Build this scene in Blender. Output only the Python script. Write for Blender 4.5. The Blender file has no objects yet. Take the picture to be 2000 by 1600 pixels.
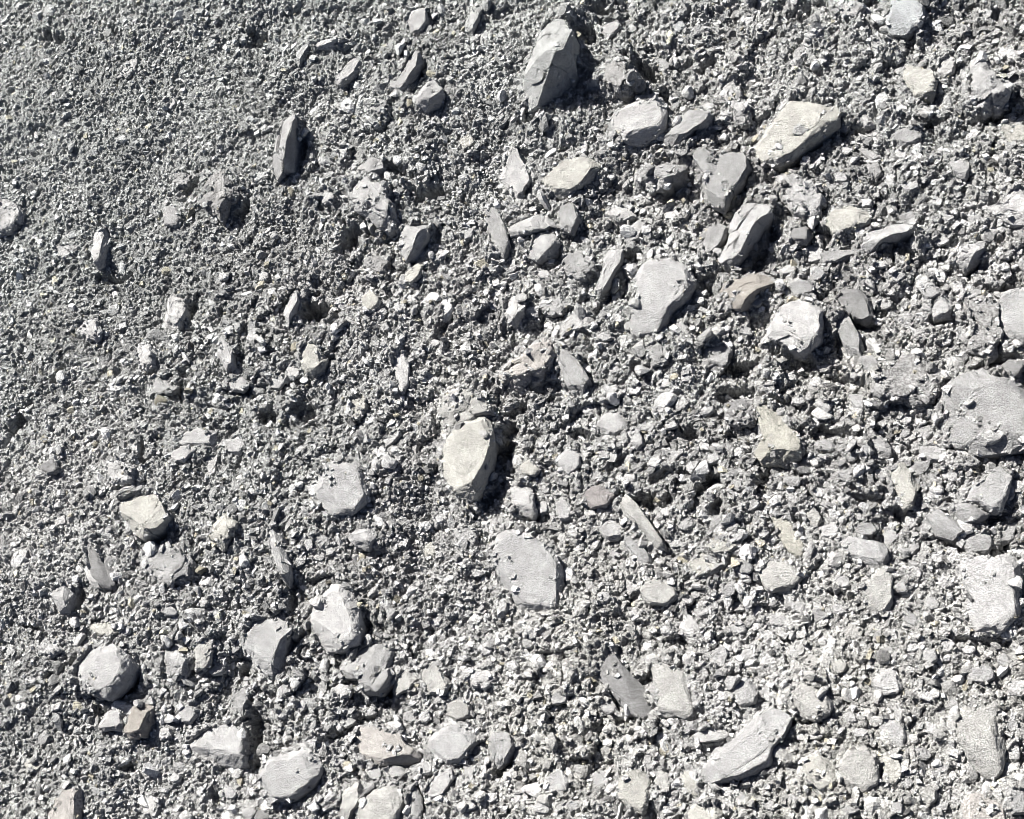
import bpy, bmesh, math, random
import numpy as np
from mathutils import Vector, Matrix
from mathutils.bvhtree import BVHTree

# ------------------------------------------------------------------ camera, light
scene = bpy.context.scene
DIST, WIDTH = 2.2, 1.6                       # metres to the gravel, width of the view there
TILT = math.radians(24)
hd = np.array([0.5, -0.866])
CAM = np.array([math.sin(TILT)*hd[0], math.sin(TILT)*hd[1], math.cos(TILT)])*DIST
fw = -CAM/np.linalg.norm(CAM)
rt = np.cross(fw, [0, 1, 0]); rt /= np.linalg.norm(rt)
up = np.cross(rt, fw)
cd = bpy.data.cameras.new('camera')
cd.sensor_fit = 'HORIZONTAL'; cd.sensor_width = 36.0; cd.lens = 36.0*DIST/WIDTH
cd.clip_start = 0.05; cd.clip_end = 100.0
cam = bpy.data.objects.new('camera', cd); scene.collection.objects.link(cam)
m = Matrix.Identity(4)
for i in range(3):
    m[i][0] = rt[i]; m[i][1] = up[i]; m[i][2] = -fw[i]; m[i][3] = CAM[i]
cam.matrix_world = m
scene.camera = cam

SUN_EL = math.radians(39)
sh = np.array([0.70, -0.714])                # where shadows run: right and down
sdir = Vector((-sh[0]*math.cos(SUN_EL), -sh[1]*math.cos(SUN_EL), math.sin(SUN_EL)))
sl = bpy.data.lights.new('sun', 'SUN'); sl.energy = 5.0; sl.angle = math.radians(0.5); sl.color = (1.0, 0.965, 0.92)
so = bpy.data.objects.new('sun', sl); scene.collection.objects.link(so)
so.rotation_euler = sdir.to_track_quat('Z', 'Y').to_euler(); so.location = sdir*8
world = bpy.data.worlds.new('World'); scene.world = world; world.use_nodes = True
nt = world.node_tree; nt.nodes.clear()
sk = nt.nodes.new('ShaderNodeTexSky'); sk.sky_type = 'NISHITA'; sk.sun_disc = False
sk.sun_elevation = SUN_EL; sk.sun_rotation = math.atan2(sdir.x, sdir.y)
sk.air_density = 0.25; sk.dust_density = 1.0
bg = nt.nodes.new('ShaderNodeBackground'); bg.inputs['Strength'].default_value = 0.05
wo = nt.nodes.new('ShaderNodeOutputWorld')
nt.links.new(sk.outputs[0], bg.inputs[0]); nt.links.new(bg.outputs[0], wo.inputs[0])
vs = scene.view_settings
vs.view_transform = 'Standard'; vs.look = 'None'; vs.gamma = 1.0; vs.exposure = 1.5
scene.render.filter_size = 0.9
scene.cycles.pixel_filter_type = 'BLACKMAN_HARRIS'
scene.cycles.filter_width = 0.7
scene.cycles.max_bounces = 3; scene.cycles.diffuse_bounces = 1

# ------------------------------------------------------------------ numpy noise
def _h(ix, iy, iz, seed):
    n = (ix.astype(np.int64)*374761393 + iy.astype(np.int64)*668265263 + iz*2147483647 + seed*1274126177) & 0xffffffff
    n = ((n ^ (n >> 13))*1274126177) & 0xffffffff
    n = (n ^ (n >> 16)) & 0xffffff
    return n.astype(np.float32)/np.float32(0xffffff)
def noise2(x, y, seed=0):
    ix = np.floor(x); iy = np.floor(y); fx = (x-ix).astype(np.float32); fy = (y-iy).astype(np.float32)
    fx = fx*fx*(3-2*fx); fy = fy*fy*(3-2*fy)
    a = _h(ix, iy, 0, seed); b = _h(ix+1, iy, 0, seed); c = _h(ix, iy+1, 0, seed); d = _h(ix+1, iy+1, 0, seed)
    return (a*(1-fx)+b*fx)*(1-fy) + (c*(1-fx)+d*fx)*fy - 0.5
def rot2(x, y, a): return x*math.cos(a)-y*math.sin(a), x*math.sin(a)+y*math.cos(a)
def fbm2(x, y, sc, octs, seed, gain=0.5):
    s = 0; amp = 1.0
    for o in range(octs):
        xr, yr = rot2(x, y, 0.7*o+0.3)
        s = s + amp*noise2(xr/sc+37.1*o, yr/sc+11.7*o, seed+o); amp *= gain; sc *= 0.5
    return s
def noise3(p, seed=0):
    i = np.floor(p).astype(np.int64); f = p-i; f = f*f*(3-2*f)
    r = 0
    for dx in (0, 1):
        for dy in (0, 1):
            for dz in (0, 1):
                w = (f[:, 0] if dx else 1-f[:, 0])*(f[:, 1] if dy else 1-f[:, 1])*(f[:, 2] if dz else 1-f[:, 2])
                r = r + w*_h(i[:, 0]+dx, i[:, 1]+dy, i[:, 2]+dz, seed)
    return r-0.5
def fbm3(p, sc, octs, seed, gain=0.5):
    s = 0; amp = 1.0
    for o in range(octs):
        s = s + amp*noise3(p/sc+o*17.3, seed+o); amp *= gain; sc *= 0.5
    return s

# ------------------------------------------------------------------ picture point -> place on the ground
PX = WIDTH/2000.0
def low(x, y):
    return 0.05*fbm2(x+5, y+5, 0.8, 2, 3) + 0.016*fbm2(x+9, y+2, 0.16, 2, 21) + 0.11*np.clip((.7*x-.7*y)/1.0, 0, 1.2)**2
def at(px, py):
    px = np.atleast_1d(np.asarray(px, float)); py = np.atleast_1d(np.asarray(py, float))
    u = (px-1000)*PX/DIST; v = -(py-800)*PX/DIST
    d = fw[None, :] + u[:, None]*rt[None, :] + v[:, None]*up[None, :]
    z = np.zeros(len(px))
    for _ in range(6):
        t = (z-CAM[2])/d[:, 2]
        P = CAM[None, :] + t[:, None]*d
        z = low(P[:, 0], P[:, 1])
    return P
def coarse(x, y):            # how coarse the loose material is: fine at the upper left, lumpy to the right
    c = 0.56 + 0.42*x - 0.34*y + 0.5*fbm2(x+3, y+8, 0.35, 2, 77)
    return np.clip(c, 0, 1)

# hollows: px, py, half length, half width, angle of the long side (deg, clockwise in the picture), depth in px
PITS = [(478,405,26,9,-70,26),(1262,135,34,20,60,46),(1298,190,20,12,70,28),(1210,212,30,10,-25,26),(1035,222,30,14,-40,26),
 (605,608,34,22,-30,42),(685,462,38,16,-60,34),(812,492,26,12,-65,30),(212,545,26,14,10,24),(110,75,34,20,20,20),
 (225,62,16,11,60,16),(497,72,22,18,20,22),(590,290,40,8,90,24),(825,135,26,7,-75,22),(865,635,34,9,-55,26),(590,805,30,16,15,22),
 (520,808,22,12,0,20),(25,835,40,12,-70,26),(115,725,30,6,-55,20),(275,880,26,9,80,22),(372,362,24,14,-50,26),(375,605,28,10,-80,26),
 (350,765,28,8,90,16),(150,1168,26,10,-80,26),(985,860,46,12,-75,34),(1365,960,20,8,-60,26),(1385,935,24,16,20,40),(1345,845,22,12,20,28),
 (1265,980,40,14,15,32),(1400,985,18,8,-60,30),(1440,715,24,14,20,34),(1425,765,26,12,10,30),(1240,718,12,12,60,24),(1155,178,10,14,80,16),
 (1495,930,20,9,-30,26),(1390,565,22,9,50,22),(1010,800,26,12,-30,30),(1130,845,18,9,20,20),(1520,780,50,6,25,18),(1655,745,32,10,25,24),
 (1950,705,36,12,-20,30),(1930,222,50,10,-18,30),(1820,235,22,9,10,24),(1680,250,26,8,0,20),(1210,440,20,7,-20,14),(1235,500,18,12,60,22),
 (1175,590,34,8,-60,20),(1545,320,70,8,-35,22),(1580,285,60,7,-38,20),(1480,505,34,14,-50,34),(1555,700,40,10,25,26),(1690,634,22,8,10,22),(1835,625,24,9,0,22),
 (1905,520,24,8,0,20),(1985,560,20,10,10,30),(1765,1006,16,14,0,26),(1945,1010,26,7,-20,24),(1855,1062,36,7,25,22),(1965,1060,40,8,-60,26),
 (1895,880,60,7,10,22),(1990,860,20,8,-20,24),(1290,1045,30,5,55,14),(310,1050,20,9,-20,22),(250,1345,34,9,-42,26),(495,1440,55,9,80,30),
 (465,1310,18,12,-70,26),(690,1418,46,7,-28,26),(760,1350,20,12,-50,26),(820,1565,36,7,75,26),(985,1495,30,8,-40,26),(585,1245,22,8,-50,22),
 (715,1225,34,7,85,18),(185,1385,16,8,40,22),(240,1500,16,10,10,20),(140,1292,32,10,-35,22),(1225,1400,60,5,-18,16),(1330,1398,32,6,15,18),
 (1590,1405,30,5,-8,16),(1595,1442,26,5,-5,14),(365,1280,28,6,80,18),(570,1160,34,6,85,18),(715,1078,26,7,10,18),(1040,1010,20,8,-20,14),
 (1900,1252,40,7,8,16),(1700,598,20,7,30,18),(1510,455,30,12,75,26),(1605,455,22,12,20,28),(1320,1120,14,6,30,10),(1630,840,36,8,12,24),
 (1810,825,16,6,-50,20),(1860,810,20,8,60,18),(1540,40,22,10,0,22),(1560,30,30,12,-5,24),(1380,120,30,10,-35,22),(1140,60,30,14,30,24),(1175,10,20,10,0,24),
 (1700,975,30,8,15,18),(1560,1015,14,5,45,12),(1290,930,26,9,-20,20),(1200,905,14,8,-45,18),(1640,1160,26,6,20,14),(1580,960,18,6,70,18),(955,975,34,8,-45,22),
 (1960,1110,44,6,65,20),(60,1225,20,7,20,16),(1150,1180,30,4,95,12),(1100,1310,26,4,85,14),(420,1560,36,6,70,16),(650,620,14,7,-60,14),(780,330,30,12,30,24),(840,372,30,12,-10,24)]
# ------------------------------------------------------------------ the stones one can tell apart
# R(outline in the picture, height / size, colour, style, tilt, landmark phrase, label)
ROCKS = []
def R(pts, h=0.34, col='grey', st='a', tilt=0.2, lm=None, label=None, name='stone'):
    P = [tuple(float(v) for v in q.split(',')) for q in pts.split()]
    ROCKS.append(dict(pts=P, h=h, col=col, st=st, tilt=tilt, lm=lm, label=label, name=name))

R("-25,385 25,388 45,410 45,440 20,458 -25,470", .3, 'pale', 'b', .2, 'rounded stone at the left edge', 'rounded dusty grey stone cut off by the left edge of the photo')
R("402,352 438,338 468,362 472,385 448,418 440,442 415,425 400,390", .5, 'dirt', 'b', .3, 'lump beside the black gap', 'sandy grey lump with a deep black gap along its right side')
R("230,155 245,125 268,115 272,140 252,158", .25, 'pale', 'b', .2)
R("318,205 328,188 342,182 340,205 328,215", .25, 'pale', 'b', .2)
R("335,340 352,328 372,340 366,362 342,362", .3, 'grey', 'b', .3)
R("803,22 832,16 837,42 822,66 805,68 793,45", .4, 'pale', 'r', .3, 'pale stone at the top edge', 'small pale upright stone near the top edge with shade on its lower right')
R("905,48 925,20 946,12 939,45 922,73 908,66", .35, 'green', 's', .5)
R("612,90 640,77 668,72 680,82 655,97 625,100", .4, 'white', 'a', .4, 'white ledge stone', 'thin white ledge-like stone catching sun in the fine dark grit, upper left')
R("579,125 592,95 603,76 610,85 597,115 586,133", .35, 'green', 's', .4)
R("700,112 706,125 696,150 667,169 654,165 671,135 687,113", .4, 'pale', 's', .3, 'slanted pale sliver', 'slanted pale oblong stone in the fine grit, upper left area')
R("800,108 823,104 826,126 813,157 790,177 773,166 785,135", .5, 'grey', 'a', .5, 'stone with the narrow black cleft', 'grey upright stone with a narrow black cleft down its right side')
R("845,150 869,185 856,206 830,216 813,205 825,180", .5, 'pale', 'a', .5, 'pale peaked stone', 'pale peaked stone with a shaded underside, upper middle of the photo')
R("720,212 740,194 756,198 753,216 735,224", .3, 'grey', 'b', .2)
R("553,240 576,224 585,240 585,300 579,347 550,362 539,330 545,280", .45, 'grey', 's', .55, 'tall slab on edge', 'tall grey slab on edge, long black shadow down its right side', 'flat_stone')
R("698,332 720,304 742,311 752,330 735,347 705,339", .45, 'grey', 'a', .4)
R("683,362 705,345 732,345 758,375 777,410 782,442 755,456 720,430 690,395", .5, 'pale', 'b', .2, 'big pale stone in fine grit', 'big pale half-buried stone sloping down to the right in fine grit')
R("622,378 640,366 657,378 652,402 630,402", .25, 'pale', 'b', .2)
R("898,258 917,256 927,280 905,292 896,275", .3, 'cream', 'b', .2)
R("1060,85 1070,58 1105,60 1124,90 1126,130 1130,152 1108,180 1060,212 1033,218 1027,190 1030,150 1045,110", .6, 'green', 'a', .75, 'tall upright boulder', 'tall upright boulder with a broad dark shaded face at top centre', 'boulder')
R("1173,45 1205,34 1213,50 1190,71 1171,68", .35, 'pale', 'a', .3)
R("1309,42 1330,38 1342,52 1324,62 1308,54", .35, 'blue', 'r', .3, None, 'tiny bluish white stone by the black crevice near the top')
R("1170,140 1200,128 1232,140 1257,168 1252,187 1220,202 1190,182 1163,165", .5, 'dirt', 'b', .4, 'crumbly lump', 'crumbly grey lump between two black holes, below the top edge')
R("1199,237 1214,215 1245,199 1270,191 1296,199 1304,225 1301,256 1285,271 1255,286 1214,279 1199,262", .4, 'white', 'r', .2, 'pale rounded boulder', 'large pale rounded boulder with speckled top beneath the black hole', 'boulder')
R("1333,230 1346,219 1380,221 1399,236 1386,251 1360,263 1335,286 1309,291 1299,276 1320,255", .4, 'grey', 's', .5)
R("1403,165 1425,154 1446,184 1472,210 1462,241 1435,246 1429,215 1410,190", .35, 'pale', 'b', .2)
R("1056,356 1075,334 1110,315 1150,311 1174,325 1169,346 1140,371 1105,387 1077,381", .4, 'cream', 'a', .3, 'oblong cream stone', 'oblong cream stone with rough speckled face and yellowish right end')
R("1003,272 1016,305 1037,350 1026,366 1012,387 989,366 973,345 985,320", .35, 'white', 'a', .1, 'smooth white triangle', 'smooth white triangular chip pointing up beside the oblong cream stone')
R("1253,331 1280,309 1320,299 1347,325 1341,351 1310,371 1270,377 1249,355", .5, 'grey', 'b', .6, 'dark-bellied lump', 'grey lump with a dark shaded belly below the pale rounded boulder')
R("1344,289 1366,291 1395,309 1455,306 1472,330 1442,375 1416,417 1385,402 1379,350 1359,320", .35, 'grey', 's', .2, 'triangular grey slab', 'broad grey triangular slab narrowing downwards, left of the large cream slab', 'flat_stone')
R("1474,302 1489,265 1519,235 1545,199 1580,188 1621,198 1642,225 1637,247 1600,276 1560,307 1525,328 1494,323", .4, 'cream', 'r', .3, 'large cream slab', 'large smooth cream slab with a black shadow along its lower edge', 'flat_stone')
R("1633,16 1665,3 1692,15 1682,36 1650,44", .35, 'pale', 'b', .2)
R("1744,0 1765,-12 1787,-5 1808,30 1799,56 1770,72 1738,66 1728,40", .4, 'blue', 'r', .2, 'bluish egg stone', 'bluish white egg-shaped stone touching the top edge')
R("1760,150 1775,124 1800,141 1825,144 1832,166 1821,191 1790,194 1764,175", .4, 'cream', 'a', .2, 'split cream stone', 'pale cream stone with a split face below the bluish egg-shaped stone')
R("1833,120 1852,106 1869,115 1863,141 1845,151 1831,138", .4, 'white', 'r', .2)
R("1890,140 1925,118 1961,144 1978,186 1962,212 1920,225 1893,202 1887,165", .5, 'pale', 'b', .4, 'humped boulder at the upper right', 'humped grey boulder near the upper right corner with black shade beneath', 'boulder')
R("1790,220 1805,207 1821,215 1816,231 1795,232", .6, 'white', 'r', .3, None, 'small round white pebble perched above a black hollow, upper right', 'pebble')
R("1673,226 1690,214 1706,232 1712,246 1690,246", .5, 'pale', 'a', .4)
R("1640,226 1655,218 1662,238 1655,252 1642,250", .4, 'pale', 'a', .3)
R("1960,233 1990,238 2025,258 1995,282 1964,277", .3, 'cream', 'b', .2)
R("1743,265 1765,251 1801,257 1796,281 1760,287", .4, 'grey', 'a', .3)
R("1848,305 1875,299 1897,325 1887,352 1864,341", .35, 'pale', 'a', .2)
R("1513,345 1535,333 1561,339 1592,370 1612,400 1607,431 1580,447 1554,420 1529,385", .4, 'pale', 'b', .3, 'slanting stone under the large slab', 'long pale stone slanting down right, just below the large cream slab')
R("1688,315 1715,311 1724,335 1706,347 1689,336", .35, 'grey', 'r', .2)
R("1671,280 1700,283 1724,300 1701,307", .3, 'grey', 's', .3)
R("1758,360 1790,349 1797,365 1765,377", .35, 'pale', 'a', .3)
R("1925,405 1958,400 1973,370 2030,360 2030,440 1975,437 1948,425", .4, 'white', 'a', .2, 'white block at the right edge', 'bright white blocky stone cut off by the right edge, upper part')
R("103,480 125,476 151,480 149,506 119,510", .25, 'pale', 'b', .1)
R("189,460 219,443 216,475 206,521 194,527 184,495", .4, 'white', 's', .4, 'white upright sliver', 'white upright sliver with dark hollow under it, left side')
R("318,405 345,403 360,430 346,447 324,441", .35, 'grey', 'r', .3)
R("340,574 367,577 364,610 356,645 327,647 320,625 331,590", .6, 'white', 'a', .4, 'white brick-like block', 'small bright white brick-shaped block with solid black shadow on its right', 'block')
R("153,630 196,627 202,650 197,666 165,668 153,650", .3, 'white', 'b', .2, 'flat pale square stone', 'small flat square pale stone left of the white brick-shaped block')
R("268,686 285,673 307,690 302,710 286,732 273,715", .35, 'white', 'b', .2)
R("283,741 320,734 348,754 334,773 288,773", .3, 'pale', 'b', .3, 'flat stone by the dark streak', 'flat pale stone with a vertical dark streak at its right end')
R("209,750 235,746 243,759 220,767", .3, 'white', 'b', .2)
R("443,746 470,734 487,745 476,766 449,762", .35, 'pale', 'r', .2)
R("431,658 456,680 462,720 446,732 429,700", .3, 'pale', 's', .4)
R("784,450 810,437 842,443 837,470 816,506 795,513 783,490", .6, 'pale', 'a', .7, 'stone with the black shaded face', 'pale-topped stone whose lower right face is solid black, upper middle')
R("713,500 735,488 757,505 752,531 730,537 710,520", .45, 'dirt', 'b', .3)
R("799,520 827,513 822,540 805,557 788,551", .4, 'cream', 'a', .3)
R("703,580 725,568 744,588 739,604 714,604", .35, 'cream', 'r', .2)
R("588,681 600,666 621,679 639,700 634,726 610,740 590,720", .45, 'cream', 'a', .3, 'yellowish cream stone', 'small yellowish cream stone with dark outline, left of centre')
R("579,568 586,590 573,622 564,645 557,610", .5, 'pale', 's', .5, None, 'thin pale chip standing at the left rim of the deep black hole', 'chip')
R("763,690 785,686 799,710 799,750 786,773 774,740", .3, 'white', 's', .2)
R("556,716 570,708 584,716 584,735 562,742", .35, 'white', 'r', .2)
R("525,735 545,726 556,742 545,760 528,756", .35, 'pale', 'r', .2)
R("944,404 965,398 987,440 997,480 986,507 964,492 949,450", .3, 'grey', 's', .3, 'smooth grey leaning slab', 'smooth grey leaning slab with no grit on it, above the centre', 'flat_stone')
R("898,450 925,446 924,466 904,470", .35, 'pale', 'r', .2)
R("957,564 978,563 980,580 959,582", .4, 'white', 'r', .2)
R("983,586 1005,568 1024,590 1022,620 1006,642 984,622", .5, 'white', 'a', .4, 'white knobbly stone', 'small white knobbly stone with a black gap at its foot')
R("666,790 690,771 712,780 714,801 700,822 674,817", .35, 'cream', 'b', .2)
R("993,441 1030,424 1066,416 1077,435 1071,450 1040,462 998,462", .45, 'pale', 'a', .4, 'forked pale stone', 'pale oblong stone, upper piece of a curled pair above the centre')
R("1043,461 1080,454 1094,475 1086,494 1050,508 1028,500", .45, 'pale', 'r', .5, None, 'pale curved stone, lower piece of a curled pair above the centre')
R("1098,401 1122,393 1131,430 1119,457 1100,452 1093,425", .4, 'grey', 's', .3)
R("1183,412 1205,399 1226,404 1243,420 1216,434 1199,427", .45, 'white', 'a', .2, 'bright white chip', 'small bright white angular chip below the dark-bellied lump', 'chip')
R("1223,450 1245,429 1264,431 1247,470 1224,477", .35, 'pale', 's', .3)
R("1189,489 1216,488 1217,510 1202,531 1192,556 1170,578 1163,566 1179,530 1179,505", .4, 'pale', 's', .4, 'narrow slanting splinter', 'narrow pale splinter slanting down left beside a dark groove')
R("1098,500 1120,484 1161,499 1170,525 1151,542 1120,547 1098,530", .3, 'grey', 'b', .2)
R("1243,545 1265,519 1310,513 1347,529 1357,560 1342,591 1312,612 1301,641 1270,662 1233,657 1238,620 1249,580", .35, 'pale', 'r', .2, 'pitted boulder above centre', 'large pale pitted boulder, half buried, right of and above the centre', 'boulder')
R("1384,455 1405,436 1424,450 1416,470 1396,491 1374,503 1368,490", .4, 'grey', 'a', .4)
R("1449,420 1475,388 1502,399 1510,430 1497,461 1462,491 1441,521 1419,525 1403,506 1424,480 1430,450", .55, 'pale', 'a', .5, 'upright stone with wide shadow', 'tall smooth pale stone casting a wide black shadow on its lower right')
R("1407,570 1430,547 1480,538 1517,544 1517,556 1481,576 1456,608 1434,608 1413,590", .5, 'orange', 'a', .5, 'orange-brown stone', 'wedge-shaped stone with orange-brown stain and dark underside')
R("1088,641 1110,619 1150,613 1162,625 1151,641 1120,647 1094,657", .35, 'white', 'a', .2)
R("1058,596 1090,579 1112,595 1096,614 1063,614", .35, 'grey', 'b', .2)
R("998,720 1030,679 1060,666 1086,671 1097,690 1082,720 1061,746 1030,762 998,757 982,735", .5, 'peach', 'b', .3, 'peach cream rough stone', 'rough peach and cream stone just right of centre, dark below')
R("1089,679 1116,689 1142,720 1158,750 1137,774 1114,767 1094,730", .35, 'grey', 's', .2, 'streaked grey slab', 'streaked grey slab leaning against the rough peach and cream stone', 'flat_stone')
R("1363,665 1395,648 1427,670 1427,701 1400,727 1368,711", .35, 'grey', 'b', .2)
R("1258,680 1290,664 1312,680 1307,711 1273,722", .35, 'grey', 'b', .2)
R("1609,440 1635,411 1666,408 1702,422 1697,441 1666,462 1629,462", .4, 'cream', 'a', .3, 'cream faceted stone', 'cream faceted stone with shaded right end, right of the slanting stone')
R("1543,456 1570,444 1587,460 1577,482 1543,480", .5, 'slate', 'r', .4, 'blue-grey pebble', 'dark blue-grey pebble in shade, the bluest one in the photo', 'pebble')
R("1573,481 1595,474 1610,490 1607,509 1578,509", .4, 'white', 'r', .2)
R("1668,481 1700,449 1745,441 1787,443 1793,460 1761,472 1720,482 1700,497 1673,491", .45, 'pale', 's', .6, 'long pale wedge', 'long pale wedge-shaped slab with a shaded lower face, right side', 'flat_stone')
R("1779,466 1800,459 1810,475 1796,497 1778,486", .45, 'white', 'r', .3)
R("1753,420 1780,408 1792,425 1776,439", .4, 'grey', 'r', .3)
R("1863,495 1885,479 1916,474 1927,495 1906,517 1885,531 1863,511", .55, 'pale', 'a', .7, 'black-bellied stone', 'pale stone with smooth black shaded belly near the right edge')
R("1671,525 1688,518 1704,545 1710,567 1679,551", .4, 'white', 'a', .3, None, 'small white triangular chip below the long pale wedge-shaped slab', 'chip')
R("1603,496 1660,489 1677,499 1641,517 1608,517", .35, 'grey', 's', .4)
R("1626,591 1645,565 1681,570 1704,595 1707,621 1691,632 1667,624 1649,606", .4, 'slate', 'a', .2, 'darker grey slab', 'smooth darker grey slab overhanging a black gap, right side', 'flat_stone')
R("1498,646 1530,599 1560,588 1601,604 1620,640 1602,671 1570,698 1540,683 1503,662", .5, 'white', 'a', .3, 'bright diamond boulder', 'bright white diamond-shaped boulder undercut by a thick black shadow', 'boulder')
R("1624,625 1650,608 1667,640 1688,680 1688,703 1655,693 1639,660", .4, 'grey', 's', .3, None, 'rough grey slab sloping down right of the bright diamond-shaped boulder', 'flat_stone')
R("1540,560 1562,548 1590,560 1585,580 1555,585", .35, 'grey', 'a', .2)
R("1813,600 1845,578 1862,590 1857,621 1825,624", .55, 'pale', 'a', .4, 'cube-like stone', 'small pale cube-like stone above a black hollow, right side')
R("1788,565 1820,558 1837,580 1811,592", .35, 'pale', 'a', .3)
R("1898,650 1915,638 1927,650 1922,669 1901,669", .5, 'white', 'r', .3)
R("1960,570 2030,558 2030,660 1977,674 1954,650 1943,610", .35, 'pale', 'r', .2, 'pale stone at the right edge', 'smooth pale boulder cut off by the right edge, above a black shadow', 'boulder')
R("1884,585 1924,568 1948,610 1956,650 1950,692 1925,707 1893,682 1900,640", .35, 'dirt', 'b', .2)
R("1948,720 1970,704 1997,710 1992,736 1964,747", .45, 'slate', 'r', .3)
R("1725,699 1770,688 1812,699 1840,725 1842,756 1826,787 1790,797 1748,792 1718,771 1708,730", .3, 'dirt', 'b', .2, 'crusted mound', 'broad crusted mound of stuck-together crumbs, right of the middle', 'clod')
R("1658,770 1686,768 1690,800 1667,797", .35, 'pale', 'a', .2)
R("1679,705 1705,699 1717,720 1701,739 1681,726", .45, 'grey', 'r', .3)
R("1662,725 1674,720 1680,734 1670,743 1660,738", .6, 'pale', 'r', .3, None, 'tiny round pale pebble in the black crack left of the crusted mound', 'pebble')
R("1848,770 1880,739 1925,718 1967,744 2030,778 2030,870 1961,888 1914,891 1868,877 1842,840 1837,800", .5, 'grey', 'a', .3, 'largest boulder', 'largest boulder, rough and broken-faced, at the right edge below the middle', 'boulder')
R("80,912 108,896 119,915 106,927 84,923", .4, 'slate', 'a', .2, 'small dark triangle stone', 'small flat dark grey triangular stone near the left edge')
R("343,851 375,836 418,841 416,872 350,867", .3, 'pale', 's', .2)
R("333,886 360,871 380,880 361,902 338,899", .35, 'white', 'r', .2)
R("399,889 421,884 416,921 401,927", .3, 'white', 's', .2)
R("438,856 470,848 482,870 466,887 438,884", .35, 'pale', 's', .2)
R("210,906 240,898 264,919 262,946 235,952 213,941", .35, 'white', 'b', .2)
R("230,976 265,963 301,963 322,985 335,1015 322,1041 290,1058 266,1046 248,1010", .5, 'cream', 'a', .4, 'cream-topped stone', 'cream-topped rounded stone with black shadow under it, left side')
R("256,860 270,857 271,889 257,886", .4, 'pale', 's', .3)
R("96,1010 118,1002 124,1020 99,1027", .35, 'white', 'r', .2)
R("98,980 112,975 115,988 101,991", .4, 'pale', 'r', .2)
R("418,1010 445,996 464,1020 457,1056 440,1077 416,1061", .35, 'cream', 'b', .3)
R("283,1090 305,1074 340,1068 372,1084 382,1110 367,1142 330,1152 293,1136 278,1110", .25, 'grey', 'b', .1, 'low round grit-covered mound', 'low round grit-covered stone, lower left of the cream-topped one')
R("158,1044 181,1058 197,1095 217,1110 223,1152 201,1148 180,1126 163,1085", .4, 'slate', 's', .2, 'dark pointed slab', 'dark grey pointed slab near the left edge', 'flat_stone')
R("157,1095 172,1100 192,1128 196,1146 178,1146 165,1125", .4, 'white', 's', .2)
R("103,1145 130,1136 142,1160 137,1201 119,1203 103,1165", .5, 'pale', 's', .6, 'pale fin with black shadow', 'pale fin-shaped stone with a black shadow to its right, lower left')
R("748,856 778,834 782,850 766,866 749,874", .35, 'pale', 's', .3)
R("723,880 745,871 757,882 740,895", .35, 'pale', 'r', .3)
R("708,820 725,807 737,825 714,830", .35, 'white', 'a', .3)
R("623,930 645,904 675,898 707,919 724,955 717,986 690,1007 649,1003 626,986 618,955", .28, 'pale', 'r', .1, 'large round pale stone', 'large round pale half-buried stone left of the egg-shaped one')
R("600,948 618,942 624,958 612,968 600,962", .35, 'pale', 'r', .2)
R("858,785 885,764 920,769 956,784 967,815 938,820 905,835 880,848 863,815", .35, 'creamgrey', 'b', .2, 'cream stone above the egg', 'cream grey buried stone resting against the top of the egg-shaped one')
R("863,890 880,860 910,833 940,818 964,830 968,870 960,920 942,961 921,988 894,972 873,935", .5, 'cream', 'r', .3, 'pale egg-shaped stone', 'smooth pale cream egg-shaped stone with a thick black shadow on its right')
R("678,1050 700,1034 731,1028 736,1055 719,1075 694,1067", .5, 'pale', 'a', .4)
R("727,1004 745,1009 752,1026 735,1031", .4, 'white', 'r', .3)
R("523,1022 547,1053 562,1083 573,1125 567,1153 554,1131 534,1085 523,1050", .4, 'pale', 's', .4, 'long pale splinter', 'long pale splinter with a thin black edge, lower left of centre')
R("824,1065 838,1054 852,1070 846,1087 827,1084", .35, 'cream', 'r', .2)
R("888,1036 915,1024 934,1045 932,1072 899,1075", .35, 'grey', 'b', .2)
R("1158,825 1185,804 1217,809 1227,835 1206,852 1173,847", .4, 'pale', 'a', .2)
R("1221,845 1248,838 1260,870 1246,882 1227,863", .4, 'pale', 'r', .2)
R("1088,900 1110,880 1132,889 1137,915 1119,932 1099,921", .4, 'pale', 'r', .3)
R("1016,910 1035,900 1057,920 1046,934 1021,927", .35, 'cream', 'r', .2)
R("998,955 1020,941 1040,954 1048,1000 1042,1013 1014,1000 998,980", .45, 'white', 'a', .3, 'white pointed stone', 'small bright white stone with a dark rim, right of the egg-shaped one')
R("1133,970 1150,953 1186,953 1202,970 1187,991 1154,994", .3, 'pink', 'a', .1, 'flat pinkish stone', 'flat pinkish lens-shaped stone right of the centre')
R("1081,980 1100,966 1114,985 1117,1011 1095,1017 1084,1000", .35, 'pale', 'a', .2)
R("1207,984 1225,968 1247,990 1268,1020 1297,1060 1303,1073 1281,1068 1253,1040 1226,1014", .35, 'creamgrey', 's', .3, 'long cream splinter', 'long cream splinter slanting down right with a thin crack beside it')
R("1168,1030 1190,1006 1214,1025 1212,1051 1184,1057", .35, 'pale', 'a', .2)
R("1218,1040 1243,1053 1272,1087 1270,1107 1244,1097 1223,1067", .35, 'grey', 's', .2)
R("973,1046 1005,1038 1051,1058 1082,1079 1098,1115 1098,1151 1087,1192 1045,1203 1009,1187 983,1151 968,1100", .22, 'pale', 'r', .1, 'big flat pale slab', 'big flat pale slab lying flush with the grit below the centre', 'flat_stone')
R("1343,1100 1370,1078 1402,1089 1397,1117 1364,1127", .35, 'cream', 'r', .2)
R("1378,1070 1405,1054 1442,1064 1432,1080 1397,1083", .35, 'cream', 'a', .2)
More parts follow.
